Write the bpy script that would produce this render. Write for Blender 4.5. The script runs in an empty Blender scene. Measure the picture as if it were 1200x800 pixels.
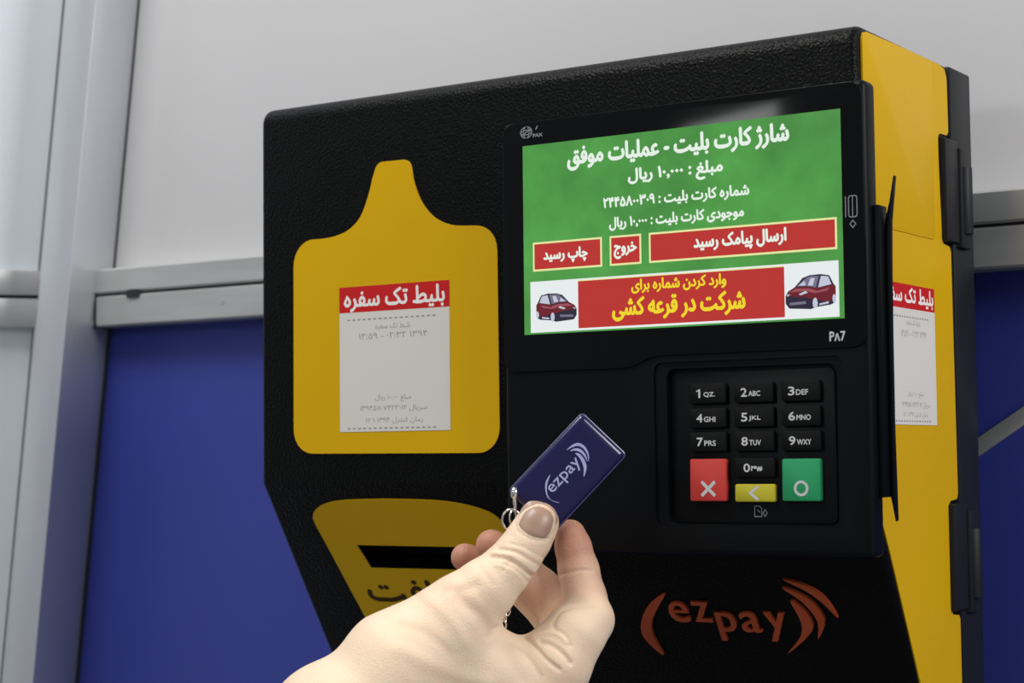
import bpy, bmesh, math, re
import numpy as np
from mathutils import Vector, Matrix

# ------------------------------------------------------------------ camera, world, lights, exposure
Z0 = 1.30                                    # height of the kiosk's crease above the floor
S = bpy.context.scene
COL = S.collection
FPX = 2180.9
yaw, pitch, roll = map(math.radians, (33.485, 3.526, -0.567))
FWD = np.array([-math.sin(yaw) * math.cos(pitch), math.cos(yaw) * math.cos(pitch), math.sin(pitch)])
_r0 = np.array([math.cos(yaw), math.sin(yaw), 0.0]); _u0 = np.cross(_r0, FWD)
RGT = math.cos(roll) * _r0 + math.sin(roll) * _u0
UPV = -math.sin(roll) * _r0 + math.cos(roll) * _u0
CAM = np.array([0.65294183, -0.7462698, 0.01287189])      # relative to the crease point (Z0 added on linking)

cd = bpy.data.cameras.new('camera'); co = bpy.data.objects.new('camera', cd); COL.objects.link(co)
m = Matrix.Identity(4)
for i in range(3):
    m[i][0] = RGT[i]; m[i][1] = UPV[i]; m[i][2] = -FWD[i]; m[i][3] = CAM[i] + (Z0 if i == 2 else 0)
co.matrix_world = m
cd.sensor_width = 36; cd.lens = 36 * FPX / 1200; cd.clip_start = 0.02
cd.dof.use_dof = True; cd.dof.focus_distance = 0.845; cd.dof.aperture_fstop = 16
S.camera = co

w = bpy.data.worlds.new('world'); S.world = w; w.use_nodes = True
bg = w.node_tree.nodes['Background']; bg.inputs[0].default_value = (0.86, 0.92, 1.0, 1); bg.inputs[1].default_value = 0.30

def area(name, loc, target, size, power, color=(1, 1, 1)):
    l = bpy.data.lights.new(name, 'AREA'); l.shape = 'RECTANGLE'; l.size, l.size_y = size; l.energy = power; l.color = color
    o = bpy.data.objects.new(name, l); COL.objects.link(o); o.location = loc
    o.rotation_euler = (Vector(target) - Vector(loc)).to_track_quat('-Z', 'Y').to_euler(); return o
area('ceiling_lamp', (-0.20, -0.62, Z0 + 1.45), (0.2, -0.05, Z0), (0.7, 0.5), 20.5, (1, 0.985, 0.96))
area('side_lamp', (2.1, -0.35, Z0 + 0.9), (0.3, 0.1, Z0), (0.8, 0.8), 29, (1, 1, 1))
area('reflection_lamp', (-0.20, -1.63, Z0 + 0.64), (0.2, 0.0, Z0 + 0.1), (0.42, 0.22), 3.4, (0.95, 1.0, 0.97))  # added lamp, not a window, mirrored as a soft patch in the terminal glass
S.view_settings.view_transform = 'Standard'; S.view_settings.look = 'None'
S.view_settings.exposure = 0.0; S.view_settings.gamma = 1.0; S.view_settings.use_curve_mapping = False

# ------------------------------------------------------------------ materials
def lin(c):
    return tuple((x / 255 / 12.92 if x / 255 <= 0.04045 else ((x / 255 + 0.055) / 1.055) ** 2.4) for x in c) + (1,)
def mat(name, col, rough=0.5, metal=0.0, spec=0.5, emit=None, estr=1.0, bump=None, vary=None, coat=0.0, sss=0.0):
    M = bpy.data.materials.new(name); M.use_nodes = True; nt = M.node_tree; N = nt.nodes; L = nt.links
    p = N['Principled BSDF']; c = col if len(col) == 4 else tuple(col) + (1,)
    p.inputs['Base Color'].default_value = c; p.inputs['Roughness'].default_value = rough
    p.inputs['Metallic'].default_value = metal; p.inputs['Specular IOR Level'].default_value = spec
    p.inputs['Coat Weight'].default_value = coat; p.inputs['Coat Roughness'].default_value = 0.05
    if sss:
        p.inputs['Subsurface Weight'].default_value = sss; p.inputs['Subsurface Radius'].default_value = (1, 0.35, 0.2)
        p.inputs['Subsurface Scale'].default_value = 0.004
    if emit:
        p.inputs['Emission Color'].default_value = emit; p.inputs['Emission Strength'].default_value = estr
    g = N.new('ShaderNodeNewGeometry')
    if vary:                                   # (scale, amount, stretch) mottling of the base colour
        sc, am, st = vary
        mp = N.new('ShaderNodeMapping'); mp.inputs['Scale'].default_value = st
        L.new(g.outputs['Position'], mp.inputs['Vector'])
        n = N.new('ShaderNodeTexNoise'); n.inputs['Scale'].default_value = sc; n.inputs['Detail'].default_value = 4
        L.new(mp.outputs[0], n.inputs['Vector'])
        mr = N.new('ShaderNodeMapRange'); mr.inputs[1].default_value = 0.3; mr.inputs[2].default_value = 0.7
        mr.inputs[3].default_value = 1 - am; mr.inputs[4].default_value = 1 + am
        L.new(n.outputs['Fac'], mr.inputs[0])
        mx = N.new('ShaderNodeVectorMath'); mx.operation = 'SCALE'; mx.inputs[0].default_value = c[:3]
        L.new(mr.outputs[0], mx.inputs['Scale']); L.new(mx.outputs[0], p.inputs['Base Color'])
        if emit: L.new(mx.outputs[0], p.inputs['Emission Color'])
    if bump:                                   # (scale, strength, distance)
        n = N.new('ShaderNodeTexNoise'); n.inputs['Scale'].default_value = bump[0]; n.inputs['Detail'].default_value = 2
        L.new(g.outputs['Position'], n.inputs['Vector'])
        b = N.new('ShaderNodeBump'); b.inputs['Strength'].default_value = bump[1]; b.inputs['Distance'].default_value = bump[2]
        L.new(n.outputs['Fac'], b.inputs['Height']); L.new(b.outputs[0], p.inputs['Normal'])
    return M
ST1 = (1, 1, 1)
M_BLACK = mat('black_plastic', (0.0030, 0.0031, 0.0029), 0.33, spec=0.08, bump=(700, 0.8, 0.0008))
M_BLACKS = mat('smooth_black_plastic', (0.0032, 0.0040, 0.0048), 0.38, spec=0.10, bump=(2500, 0.1, 0.0002))
M_GLASS = mat('black_glass', (0.0015, 0.0015, 0.0015), 0.10, spec=0.2)
M_RUB = mat('black_rubber', (0.010, 0.011, 0.012), 0.55, spec=0.3)
M_HINGE = mat('dark_grey_hinge', (0.011, 0.012, 0.014), 0.45, spec=0.25)
M_VOID = mat('slot_black', (0.002, 0.002, 0.002), 0.8, spec=0.1)
M_YEL = mat('yellow_paint', (0.61, 0.355, 0.001), 0.42, spec=0.15, vary=(14, 0.03, ST1))
M_YELS = M_YEL
M_PAPER = mat('paper', (0.64, 0.61, 0.56), 0.7, spec=0.2)
M_RED = mat('red_print', (0.52, 0.010, 0.012), 0.6, spec=0.2)
M_INK = mat('grey_ink', (0.26, 0.25, 0.25), 0.7, spec=0.1)
M_INKB = mat('dark_brown_ink', (0.055, 0.030, 0.006), 0.6, spec=0.1)
M_WHITE = mat('white_print', (0.80, 0.76, 0.72), 0.6, spec=0.2)
M_KEYTXT = mat('key_legend_white', (0.55, 0.55, 0.55), 0.6, spec=0.2)
M_GREYTXT = mat('grey_legend', (0.22, 0.22, 0.24), 0.6, spec=0.2)
M_KEY = mat('key_rubber', (0.003, 0.003, 0.003), 0.5, spec=0.12)
M_KRED = mat('red_key', (0.50, 0.038, 0.030), 0.5, spec=0.3)
M_KYEL = mat('yellow_key', (0.46, 0.40, 0.02), 0.5, spec=0.3)
M_KGRN = mat('green_key', (0.015, 0.27, 0.10), 0.5, spec=0.3)
M_ORANGE = mat('orange_red_letter_paint', (0.42, 0.070, 0.018), 0.4, spec=0.3)
M_WALL = mat('grey_wall_panel', (0.66, 0.645, 0.65), 0.65, spec=0.3, vary=(3, 0.03, ST1))
M_WALLL = mat('white_wall_panel', (0.66, 0.69, 0.74), 0.6, spec=0.3, vary=(3, 0.03, ST1))
M_BLUE = mat('blue_wall_panel', (0.030, 0.043, 0.255), 0.45, spec=0.3, vary=(4, 0.10, ST1))
M_ALU = mat('brushed_aluminium', (0.50, 0.50, 0.49), 0.42, metal=0.55, vary=(9, 0.12, (1, 1, 6)), bump=(160, 0.08, 0.0005))
M_ALUP = mat('aluminium_post', (0.56, 0.57, 0.60), 0.36, metal=0.6, vary=(6, 0.08, (3, 3, 0.6)))
M_DARK = mat('dark_groove', (0.03, 0.03, 0.035), 0.7, spec=0.2)
M_FLOOR = mat('grey_floor', (0.22, 0.21, 0.20), 0.6, vary=(2, 0.1, ST1))
def scr(name, c, vary=None, k=1.0):
    l = lin(c); return mat(name, tuple(x * k for x in l[:3]), 0.15, spec=0.15, emit=l, estr=0.88, vary=vary) if not vary else mat(name, l, 0.15, spec=0.15, emit=l, estr=0.88, vary=vary)
def emis(name, c, vary=None):
    l = lin(c); M = mat(name, l, 0.12, spec=0.2, emit=l, estr=0.9, vary=vary)
    if not vary: M.node_tree.nodes['Principled BSDF'].inputs['Base Color'].default_value = (0.01, 0.01, 0.01, 1)
    else:
        p = M.node_tree.nodes['Principled BSDF']
        for l_ in list(M.node_tree.links):
            if l_.to_socket == p.inputs['Base Color']: M.node_tree.links.remove(l_)
        p.inputs['Base Color'].default_value = (0.01, 0.01, 0.01, 1)
    return M
E_GRN = emis('screen_green', (80, 158, 72), vary=(38, 0.22, ST1))
E_RED = emis('screen_red', (192, 50, 46)); E_CREAM = emis('screen_cream', (240, 240, 170)); E_WHITE = emis('screen_white', (240, 246, 246))
E_PANEL = emis('screen_panel_white', (226, 234, 244)); E_TXT = emis('screen_text_white', (238, 250, 238)); E_YEL = emis('screen_text_yellow', (248, 222, 40))
E_MAROON = emis('screen_maroon', (112, 30, 42)); E_MAR2 = emis('screen_light_maroon', (160, 84, 92)); E_DK = emis('screen_dark', (44, 38, 58)); E_LG = emis('screen_light_grey', (200, 206, 224)); E_GY = emis('screen_grey', (120, 116, 140))
M_FOB = mat('blue_epoxy', (0.008, 0.006, 0.055), 0.25, spec=0.2, coat=0.6)
M_FOBTXT = mat('silver_lilac_print', (0.36, 0.36, 0.60), 0.4, spec=0.4)
M_FOBRIM = mat('clear_fob_rim', (0.05, 0.05, 0.13), 0.25, spec=0.5, coat=0.3)
M_METAL = mat('nickel', (0.75, 0.74, 0.70), 0.2, metal=1.0)
M_NAIL = mat('nail', (0.37, 0.23, 0.165), 0.38, spec=0.5, sss=0.2)

# ------------------------------------------------------------------ mesh helpers (all coordinates in mm from the crease point)
def world(p): return (p[0] / 1000, p[1] / 1000, p[2] / 1000 + Z0)
ROOT = {}
def link(name, me, parent=None):
    o = bpy.data.objects.new(name, me); COL.objects.link(o)
    if parent is not None:
        r = parent; off = Vector((0, 0, 0))
        while r is not None: off += r.location; r = r.parent
        me.transform(Matrix.Translation(-off)); o.parent = parent
    return o
def mk(name, verts, faces, mats, parent=None, fm=None, smooth=False, bevel=0, segs=2):
    me = bpy.data.meshes.new(name); me.from_pydata([world(v) for v in verts], [], faces)
    if not isinstance(mats, (list, tuple)): mats = [mats]
    for m_ in mats: me.materials.append(m_)
    if fm is not None: me.polygons.foreach_set('material_index', fm)
    bm = bmesh.new(); bm.from_mesh(me); bmesh.ops.recalc_face_normals(bm, faces=bm.faces)
    if bevel:
        ed = [e for e in bm.edges if len(e.link_faces) == 2 and e.calc_face_angle(0) > 0.6]
        bmesh.ops.bevel(bm, geom=ed, offset=bevel / 1000, segments=segs, affect='EDGES', profile=0.5, clamp_overlap=True)
    bm.to_mesh(me); bm.free()
    if smooth or bevel:
        me.polygons.foreach_set('use_smooth', [True] * len(me.polygons))
        if bevel: me.set_sharp_from_angle(angle=0.7)
    return link(name, me, parent)
def boxd(x0, x1, y0, y1, z0, z1):
    v = [(x, y, z) for x in (x0, x1) for y in (y0, y1) for z in (z0, z1)]
    return v, [(0, 1, 3, 2), (4, 6, 7, 5), (0, 4, 5, 1), (2, 3, 7, 6), (0, 2, 6, 4), (1, 5, 7, 3)]
def box(name, x0, x1, y0, y1, z0, z1, m_, parent=None, bevel=0, segs=2):
    v, f = boxd(x0, x1, y0, y1, z0, z1); return mk(name, v, f, m_, parent, bevel=bevel, segs=segs)
# planes: map (a, b, h) -> mm, h = height out of the surface
FRONT = lambda y0: (lambda a, b, h: (a, y0 - h, b))
SIDE = lambda x0: (lambda a, b, h: (x0 + h, a, b))
SLK = 0.6; SLN = math.sqrt(1 + SLK * SLK)
def SLANT(a, b, h):                             # lower front face: b is measured along the slope
    z = b / SLN; return (a, -SLK * z - h / SLN, z - h * SLK / SLN)
def prismd(poly, pl, h0, h1):
    n = len(poly); v = [pl(a, b, h0) for a, b in poly] + [pl(a, b, h1) for a, b in poly]
    f = [tuple(range(n))[::-1], tuple(range(n, 2 * n))] + [(i, (i + 1) % n, n + (i + 1) % n, n + i) for i in range(n)]
    return v, f
def prism(name, poly, pl, h0, h1, m_, parent=None, bevel=0, segs=2):
    v, f = prismd(poly, pl, h0, h1); return mk(name, v, f, m_, parent, bevel=bevel, segs=segs)
def rrect(x0, x1, z0, z1, r, n=5):
    p = []
    for cx, cz, a0 in ((x1 - r, z1 - r, 0), (x0 + r, z1 - r, 90), (x0 + r, z0 + r, 180), (x1 - r, z0 + r, 270)):
        for i in range(n + 1):
            a = math.radians(a0 + 90 * i / n); p.append((cx + r * math.cos(a), cz + r * math.sin(a)))
    return p
def rect(x0, x1, z0, z1): return [(x0, z0), (x1, z0), (x1, z1), (x0, z1)]
def spline(pts, n=4, closed=True):
    P = [np.array(p, float) for p in pts]; L = len(P); out = []
    for i in range(L if closed else L - 1):
        g = lambda k: P[k % L] if closed else P[min(max(k, 0), L - 1)]
        p0, p1, p2, p3 = g(i - 1), g(i), g(i + 1), g(i + 2)
        for j in range(n):
            t = j / n; out.append(tuple(0.5 * ((2 * p1) + (-p0 + p2) * t + (2 * p0 - 5 * p1 + 4 * p2 - p3) * t * t + (-p0 + 3 * p1 - 3 * p2 + p3) * t ** 3)))
    if not closed: out.append(tuple(P[-1]))
    return out
def joind(*parts):
    V = []; F = []; fm = []
    for k, (v, f) in enumerate(parts):
        F += [tuple(i + len(V) for i in q) for q in f]; V += v; fm += [k] * len(f)
    return V, F, fm
def empty(name, loc):
    o = bpy.data.objects.new(name, None); COL.objects.link(o); o.location = loc; o.empty_display_size = 0.02; return o
def tag(o, label=None, cat=None, group=None, kind=None):
    for k, v_ in (('label', label), ('category', cat), ('group', group), ('kind', kind)):
        if v_: o[k] = v_
    return o
def cut(obj, cutters):
    for c in cutters:
        md = obj.modifiers.new('b', 'BOOLEAN'); md.operation = 'DIFFERENCE'; md.object = c; md.solver = 'EXACT'
    bpy.context.view_layer.update()
    dg = bpy.context.evaluated_depsgraph_get(); me = bpy.data.meshes.new_from_object(obj.evaluated_get(dg))
    obj.modifiers.clear(); obj.data = me
    for c in cutters: bpy.data.objects.remove(c)
    me.set_sharp_from_angle(angle=0.7)

# lettering: Arabic-script words are shaped by hand into presentation forms and laid out left to right
AR = {'ا': (0xFE8D, 2), 'آ': (0xFE81, 2), 'ب': (0xFE8F, 4), 'پ': (0xFB56, 4), 'ت': (0xFE95, 4), 'ج': (0xFE9D, 4), 'چ': (0xFB7A, 4), 'خ': (0xFEA5, 4), 'د': (0xFEA9, 2), 'ر': (0xFEAD, 2), 'ز': (0xFEAF, 2), 'ژ': (0xFB8A, 2), 'س': (0xFEB1, 4), 'ش': (0xFEB5, 4), 'ط': (0xFEC1, 4), 'ع': (0xFEC9, 4), 'غ': (0xFECD, 4), 'ف': (0xFED1, 4), 'ق': (0xFED5, 4), 'ک': (0xFB8E, 4), 'ل': (0xFEDD, 4), 'م': (0xFEE1, 4), 'ن': (0xFEE5, 4), 'ه': (0xFEE9, 4), 'و': (0xFEED, 2), 'ی': (0xFBFC, 4)}
def shape(s):
    out = []
    if not any(c in AR for c in s): return s
    for i, c in enumerate(s):
        if c in AR:
            b, k = AR[c]
            prev = i > 0 and s[i - 1] in AR and AR[s[i - 1]][1] == 4
            nxt = k == 4 and i < len(s) - 1 and (s[i + 1] in AR)
            out.append(chr(b + {(0, 0): 0, (1, 0): 1, (0, 1): 2, (1, 1): 3}[(int(prev), int(nxt))]))
        else: out.append(c)
    return re.sub(r'[0-9۰-۹,،]+', lambda m_: m_.group()[::-1], ''.join(out)[::-1])
_tc = {}
def scan_fill(s, rows=44):
    # outlines that overlap themselves are filled row by row with the non-zero rule
    c = bpy.data.curves.new('t', 'FONT'); c.body = shape(s); c.resolution_u = 4; c.fill_mode = 'NONE'
    o = bpy.data.objects.new('t', c); COL.objects.link(o); bpy.context.view_layer.update()
    me = bpy.data.meshes.new_from_object(o.evaluated_get(bpy.context.evaluated_depsgraph_get()))
    P_ = np.array([v.co[:2] for v in me.vertices]); E = np.array([tuple(e.vertices) for e in me.edges])
    # orient every edge along its contour: vertices of a contour are stored in order
    nxt = {}
    for a, b in E: nxt.setdefault(a, []).append(b); nxt.setdefault(b, []).append(a)
    seg = []; seen = set()
    for st in range(len(P_)):
        if st in seen or st not in nxt: continue
        cur = st; prev = -1; seen.add(st); goal = st + 1 if st + 1 in nxt[st] else nxt[st][0]
        seg.append((cur, goal)); prev, cur = cur, goal
        while cur != st:
            seen.add(cur); n_ = [q for q in nxt[cur] if q != prev]
            if not n_: break
            seg.append((cur, n_[0])); prev, cur = cur, n_[0]
    A = P_[[a for a, b in seg]]; B = P_[[b for a, b in seg]]
    bpy.data.objects.remove(o); bpy.data.curves.remove(c); bpy.data.meshes.remove(me)
    mn = P_.min(0); mx = P_.max(0); V = []; F = []; dz = (mx[1] - mn[1]) / rows
    for r in range(rows):
        y = mn[1] + (r + .5) * dz; up = (A[:, 1] <= y) & (B[:, 1] > y); dn = (A[:, 1] > y) & (B[:, 1] <= y)
        k = np.where(up | dn)[0]
        if not len(k): continue
        t = (y - A[k, 1]) / (B[k, 1] - A[k, 1]); sl = (B[k, 0] - A[k, 0]) / (B[k, 1] - A[k, 1]); x = A[k, 0] + t * (B[k, 0] - A[k, 0])
        sl = np.clip(sl, -1, 1); w_ = np.where(up[k], 1, -1); od = np.argsort(x); wn = 0
        for i in od:
            if wn == 0: x0, s0 = x[i], sl[i]
            wn += w_[i]
            if wn == 0:
                b = len(V); h_ = dz / 2
                V += [(x0 - s0 * h_, y - h_), (x[i] - sl[i] * h_, y - h_), (x[i] + sl[i] * h_, y + h_), (x0 + s0 * h_, y + h_)]; F.append((b, b + 1, b + 2, b + 3))
    V = np.array(V); V -= mn; V /= (mx - mn); return V, F
def glyphs(s):
    if s in _tc: return _tc[s]
    if any(ord(q) > 0x400 for q in s):
        _tc[s] = scan_fill(s); return _tc[s]
    c = bpy.data.curves.new('t', 'FONT'); c.body = shape(s); c.resolution_u = 3
    o = bpy.data.objects.new('t', c); COL.objects.link(o); bpy.context.view_layer.update()
    me = bpy.data.meshes.new_from_object(o.evaluated_get(bpy.context.evaluated_depsgraph_get()))
    V = np.array([v.co[:2] for v in me.vertices]); F = [tuple(p.vertices) for p in me.polygons]
    bpy.data.objects.remove(o); bpy.data.curves.remove(c); bpy.data.meshes.remove(me)
    V -= V.min(0); V /= V.max(0); _tc[s] = (V, F); return V, F
def textd(s, x0, x1, z0, z1, pl, h, bold=0.0, flip=None):
    V, F = glyphs(s); vs = []; fs = []
    offs = [(0, 0)] if not bold else [(0, 0), (bold, 0), (-bold, 0), (0, bold), (0, -bold)]
    for k, (dx, dz) in enumerate(offs):
        b = len(vs)
        for a, c in V:
            px, pz = x0 + a * (x1 - x0) + dx, z0 + c * (z1 - z0) + dz
            if flip: px, pz = flip(px, pz)
            vs.append(pl(px, pz, h + 0.004 * k))
        fs += [tuple(i + b for i in f) for f in F]
    return vs, fs
def text(name, s, x0, x1, z0, z1, pl, h, m_, parent, bold=0.0, flip=None):
    v, f = textd(s, x0, x1, z0, z1, pl, h, bold, flip); return mk(name, v, f, m_, parent)
def ray(x, y): return (x - 600) / FPX * RGT - (y - 400) / FPX * UPV + FWD

# ------------------------------------------------------------------ the setting
floor = box('floor', -2500, 2500, -2500, 1200, -1000 * Z0 - 50, -1000 * Z0, M_FLOOR); tag(floor, kind='structure')
wall = empty('wall_back', (0, 0.178, 0)); tag(wall, 'upright booth wall of grey and blue panels behind the kiosk', kind='structure')
box('upper_panel', -300, 1300, 178, 186, 140, 1100, M_WALL, wall, bevel=0.5)
box('lower_panel', -338, 1300, 180, 188, -1299, 108, M_BLUE, wall, bevel=0.5)
box('backing_board', -335, 1300, 189, 205, -1299, 1100, M_DARK, wall)
def beam(name, x0, x1, z0, z1, y0=161.5, parent=wall):
    # rail: extruded profile with softened edges
    prof = [(y0 + 1.2, z0), (y0, z0 + 1.2), (y0, z1 - 1.2), (y0 + 1.2, z1), (188, z1), (188, z0)]
    v, f = prismd(prof, lambda a, b, h: (h, a, b), x0, x1); return mk(name, v, f, M_ALU, parent)
beam('rail', -301.5, 1300, 127.2, 144); beam('rail', -301.5, 1300, 104.5, 125.6, 162.5)
box('rail_groove', -301, 1300, 164.5, 186, 125, 128, M_DARK, wall)
box('rail_end', -294, -291.5, 162, 188, 104, 144.5, M_DARK, wall, bevel=0.4)
prism('lock_hole', rrect(-262, -250, 122.6, 128.6, 2.4), FRONT(162.5), -2, 1.2, M_DARK, wall)
prism('lock_pin', [(-176 + 1.8 * math.cos(a * .5236), 116 + 1.8 * math.sin(a * .5236)) for a in range(12)], FRONT(162.5), -1, 0.5, M_ALUP, wall)
# slanting aluminium strip on the blue panel, right of the kiosk
def wz(x, y, v=.177):
    r = ray(x, y); t = (v - CAM[1]) / r[1]; p = CAM + t * r; return p[0] * 1000, p[2] * 1000
a0, a1 = wz(1145, 513), wz(1145, 535); b0, b1 = wz(1200, 475), wz(1200, 497)
def ext(p, q, t): return (p[0] + (q[0] - p[0]) * t, p[1] + (q[1] - p[1]) * t)
prism('brace_strip', [ext(a1, b1, -2.2), ext(a1, b1, 4.9), ext(a0, b0, 4.7), ext(a0, b0, -2.2)], FRONT(180), 0, 2.5, M_ALU, wall, bevel=0.3)

# corner post, leaning a little to the left at the bottom, with two visible facets
post = empty('trim_1', (-0.3, 0.178, 0)); tag(post, 'aluminium corner post between the white and the blue panels', kind='structure')
def lean(x, z): return x - (332 - z) * 0.1252 * 1.0
PZ = (-1299, 1100)
def lx(x, z): return x + (z - 330) * 0.1252
def strip(name, pts, m_, parent):
    # vertical prism whose foot is shifted along x by the lean
    n = len(pts); v = [(lx(x, z), y, z) for z in PZ for x, y in pts]
    f = [tuple(range(n)), tuple(range(n, 2 * n))[::-1]] + [(i, (i + 1) % n, n + (i + 1) % n, n + i) for i in range(n)]
    return mk(name, v, f, m_, parent, bevel=0.4)
strip('post_body', [(-267, 192), (-267, 138), (-296, 138), (-340, 176.5), (-341, 192)], M_ALUP, post)
strip('post_groove', [(-267.5, 176.8), (-266.2, 176.8), (-266.2, 190), (-267.5, 190)], M_DARK, post)

# left wall, turned towards the camera
lw = empty('wall_left', (-0.36, 0.178, 0)); tag(lw, 'white booth wall left of the corner post', kind='structure')
LD = np.array([-0.62, -0.785])                   # direction in plan, from the post towards the camera side
def LW(off):                                     # a = distance from the post, b = height, h = out of the wall
    return lambda a, b, h: (lx(-342, b) + LD[0] * a + 0.785 * h, 178 + LD[1] * a - 0.62 * h, b)
def lpanel(name, a0_, a1_, z0, z1, h0, h1, m_, bevel=0):
    return prism(name, rect(a0_, a1_, z0, z1), LW(0), h0, h1, m_, lw, bevel=bevel)
lpanel('upper_panel', 1.5, 700, 140, 1100, -8, 0, M_WALLL)
lpanel('lower_panel', 1.5, 700, -1299, 112, -8, -1, M_WALLL)
lpanel('backing_board', 0, 700, -1299, 1100, -20, -9, M_DARK)
lpanel('rail', -13, 700, 131, 148.5, 0, 8, M_ALU, 0.6)
lpanel('rail', -13, 700, 108, 128.6, 0, 7.2, M_ALU, 0.6)
lpanel('rail_groove', -12, 700, 128, 132, -2, 5, M_DARK)
lpanel('rail_end', -14.5, -13, 107, 149, 0, 7.6, M_DARK)

# ------------------------------------------------------------------ the kiosk
K = empty('ticket_kiosk', (0.17, 0.14, Z0 - 0.16))
tag(K, 'black wall-mounted ticket kiosk with yellow panels, lit touch screen and keypad', 'kiosk')
prof = [(110, 199), (9, 199)]
for i in range(1, 7):
    a = math.radians(90 + 15 * i); prof.append((9 + 9 * math.cos(a), 190 + 9 * math.sin(a)))
prof += [(0, 0.5), (0.4, -0.8), (96, -160), (110, -160)]
v, f = prismd(prof, lambda a, b, h: (h, a, b), 0, 339)
body = mk('body_shell', v, f, M_BLACK, K)
bm = bmesh.new(); bm.from_mesh(body.data)
ed = [e for e in bm.edges if len(e.link_faces) == 2 and max(len(q.verts) for q in e.link_faces) > 6]
bmesh.ops.bevel(bm, geom=ed, offset=0.0032, segments=4, affect='EDGES', profile=0.5, clamp_overlap=True)
bm.to_mesh(body.data); bm.free(); body.data.polygons.foreach_set('use_smooth', [True] * len(body.data.polygons))
sb = lambda y: (y * SLN)
slot_poly = [(48.8, -37.3), (112.8, -37.3), (104.2, -51.4), (49.6, -51.6)]
slot_poly = [(48.8, -37.3), (122, -37.1), (122, -51.2), (52.5, -51.6)]
cv, cf = prismd(slot_poly, SLANT, -14, 3); c1 = mk('cutter', cv, cf, M_VOID)
cut(body, [c1])
prism('slot_tray', rect(47.5, 124, -54, -35), SLANT, -16, -13, M_VOID, K)
box('back_case', 3, 340.5, 110.5, 139, -160, 198.5, M_HINGE, K, bevel=1.5)
box('wall_bracket', 60, 280, 139, 177.5, -120, 100, M_HINGE, K, bevel=1)

# front yellow panel with a bottle-shaped outline
def arc(cx, cz, r, a0, a1, n=7): return [(cx + r * math.cos(math.radians(a0 + (a1 - a0) * i / n)), cz + r * math.sin(math.radians(a0 + (a1 - a0) * i / n))) for i in range(n + 1)]
spade = arc(82, 157.6, 5, 90, 165, 5)[::-1] + arc(95, 157, 5.4, 90, 10, 5)
neck_r = spline([(100.6, 156), (102.3, 148.8), (106.9, 139.4), (114.5, 131.5), (124.4, 127.2), (134, 126)], 4, False)
neck_l = spline([(43, 126.2), (51.5, 127.0), (60, 129.6), (67.3, 135.3), (72.5, 145.4), (76.0, 156.5)], 4, False)
spade = spade + neck_r[1:] + arc(138.5, 112.5, 13.2, 85, 0) + arc(139.7, 27.0, 12.4, 0, -90) + arc(35.6, 27.8, 12.6, 270, 180) + arc(36.6, 113.0, 13.4, 180, 98) + neck_l[:-1]
prism('front_panel', spade, FRONT(0), -0.2, 0.7, M_YEL, K)
# lower yellow panel with a hole for the slot
def holed(name, outer, hole, pl, h0, h1, m_, parent):
    bm = bmesh.new(); loops = []
    for P_ in (outer, hole):
        vs = [bm.verts.new(world(pl(a, b, h1))) for a, b in P_]
        es = [bm.edges.new((vs[i], vs[(i + 1) % len(vs)])) for i in range(len(vs))]; loops.append((vs, es))
    bmesh.ops.triangle_fill(bm, edges=loops[0][1] + loops[1][1], use_beauty=True)
    for (vs, es), P_ in zip(loops, (outer, hole)):
        lo = [bm.verts.new(world(pl(a, b, h0))) for a, b in P_]
        for i in range(len(vs)):
            j = (i + 1) % len(vs); bm.faces.new((vs[i], vs[j], lo[j], lo[i]))
    bmesh.ops.recalc_face_normals(bm, faces=bm.faces)
    me = bpy.data.meshes.new(name); bm.to_mesh(me); bm.free(); me.materials.append(m_); return link(name, me, parent)
low = [(27.4, -23.3), (28.2, -18.6), (34.0, -14.2), (44.9, -10.8), (57.1, -9.6), (72, -9.2), (86.3, -9.1), (108.9, -9.8), (124.6, -11.8), (137.2, -15.2), (145.0, -20), (146.5, -26), (145, -34), (134, -100), (130, -112), (120, -118), (50, -118), (40, -112), (37, -104), (32, -86), (28.6, -50)]
low = [(26.6, -24.2), (27.4, -19.3), (31.5, -15.2), (38, -12.3), (46, -10.6), (57.1, -9.6), (72, -9.2), (86.3, -9.1), (108.9, -9.7), (124.6, -11.6), (137.2, -15.2), (143.5, -19.4), (146.0, -25), (144.6, -32), (124, -78), (115, -100), (112, -110), (106, -116), (60, -116), (50, -114), (44, -108), (38.5, -98), (29.4, -42)]
holed('lower_panel', spline(low, 3), slot_poly, SLANT, -0.2, 0.7, M_YEL, K)
pr_ = text('lettering', 'دریافت', 44.5, 118, -76, -58.5, SLANT, 0.75, M_INKB, K, bold=0.6)
tag(pr_, 'dark brown word printed below the slot')

# printed paper labels on front and side
def sticker(pl, X0, X1, zb, zt, zh, hdr, rows, lo_h):
    st = prism('paper_label', rect(X0, X1, zb, zt), pl, lo_h, lo_h + 0.18, M_PAPER, K)
    h = lo_h + 0.2
    prism('label_header', rect(X0, X1, zh, zt), pl, lo_h + 0.1, h, M_RED, st)
    text('header_lettering', 'بلیط تک سفره', hdr[0], hdr[1], hdr[2], hdr[3], pl, h + 0.02, M_WHITE, st, bold=0.35)
    for s, x0, x1, z0, z1 in rows: text('small_print', s, x0, x1, z0, z1, pl, h, M_INK, st, bold=0.0)
    parts = []
    n = 17; wdt = (X1 - X0 - 12) / n
    for zz in (zh - 4.2, zb + 1.3):
        for i in range(n):
            x = X0 + 5 + i * wdt; parts.append(prismd(rect(x, x + wdt * 0.55, zz, zz + 0.7), pl, h - 0.02, h + 0.01))
    V, F, _ = joind(*parts); tag(mk('dashed_lines', V, F, M_INK, st), kind='stuff')
    return st
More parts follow.
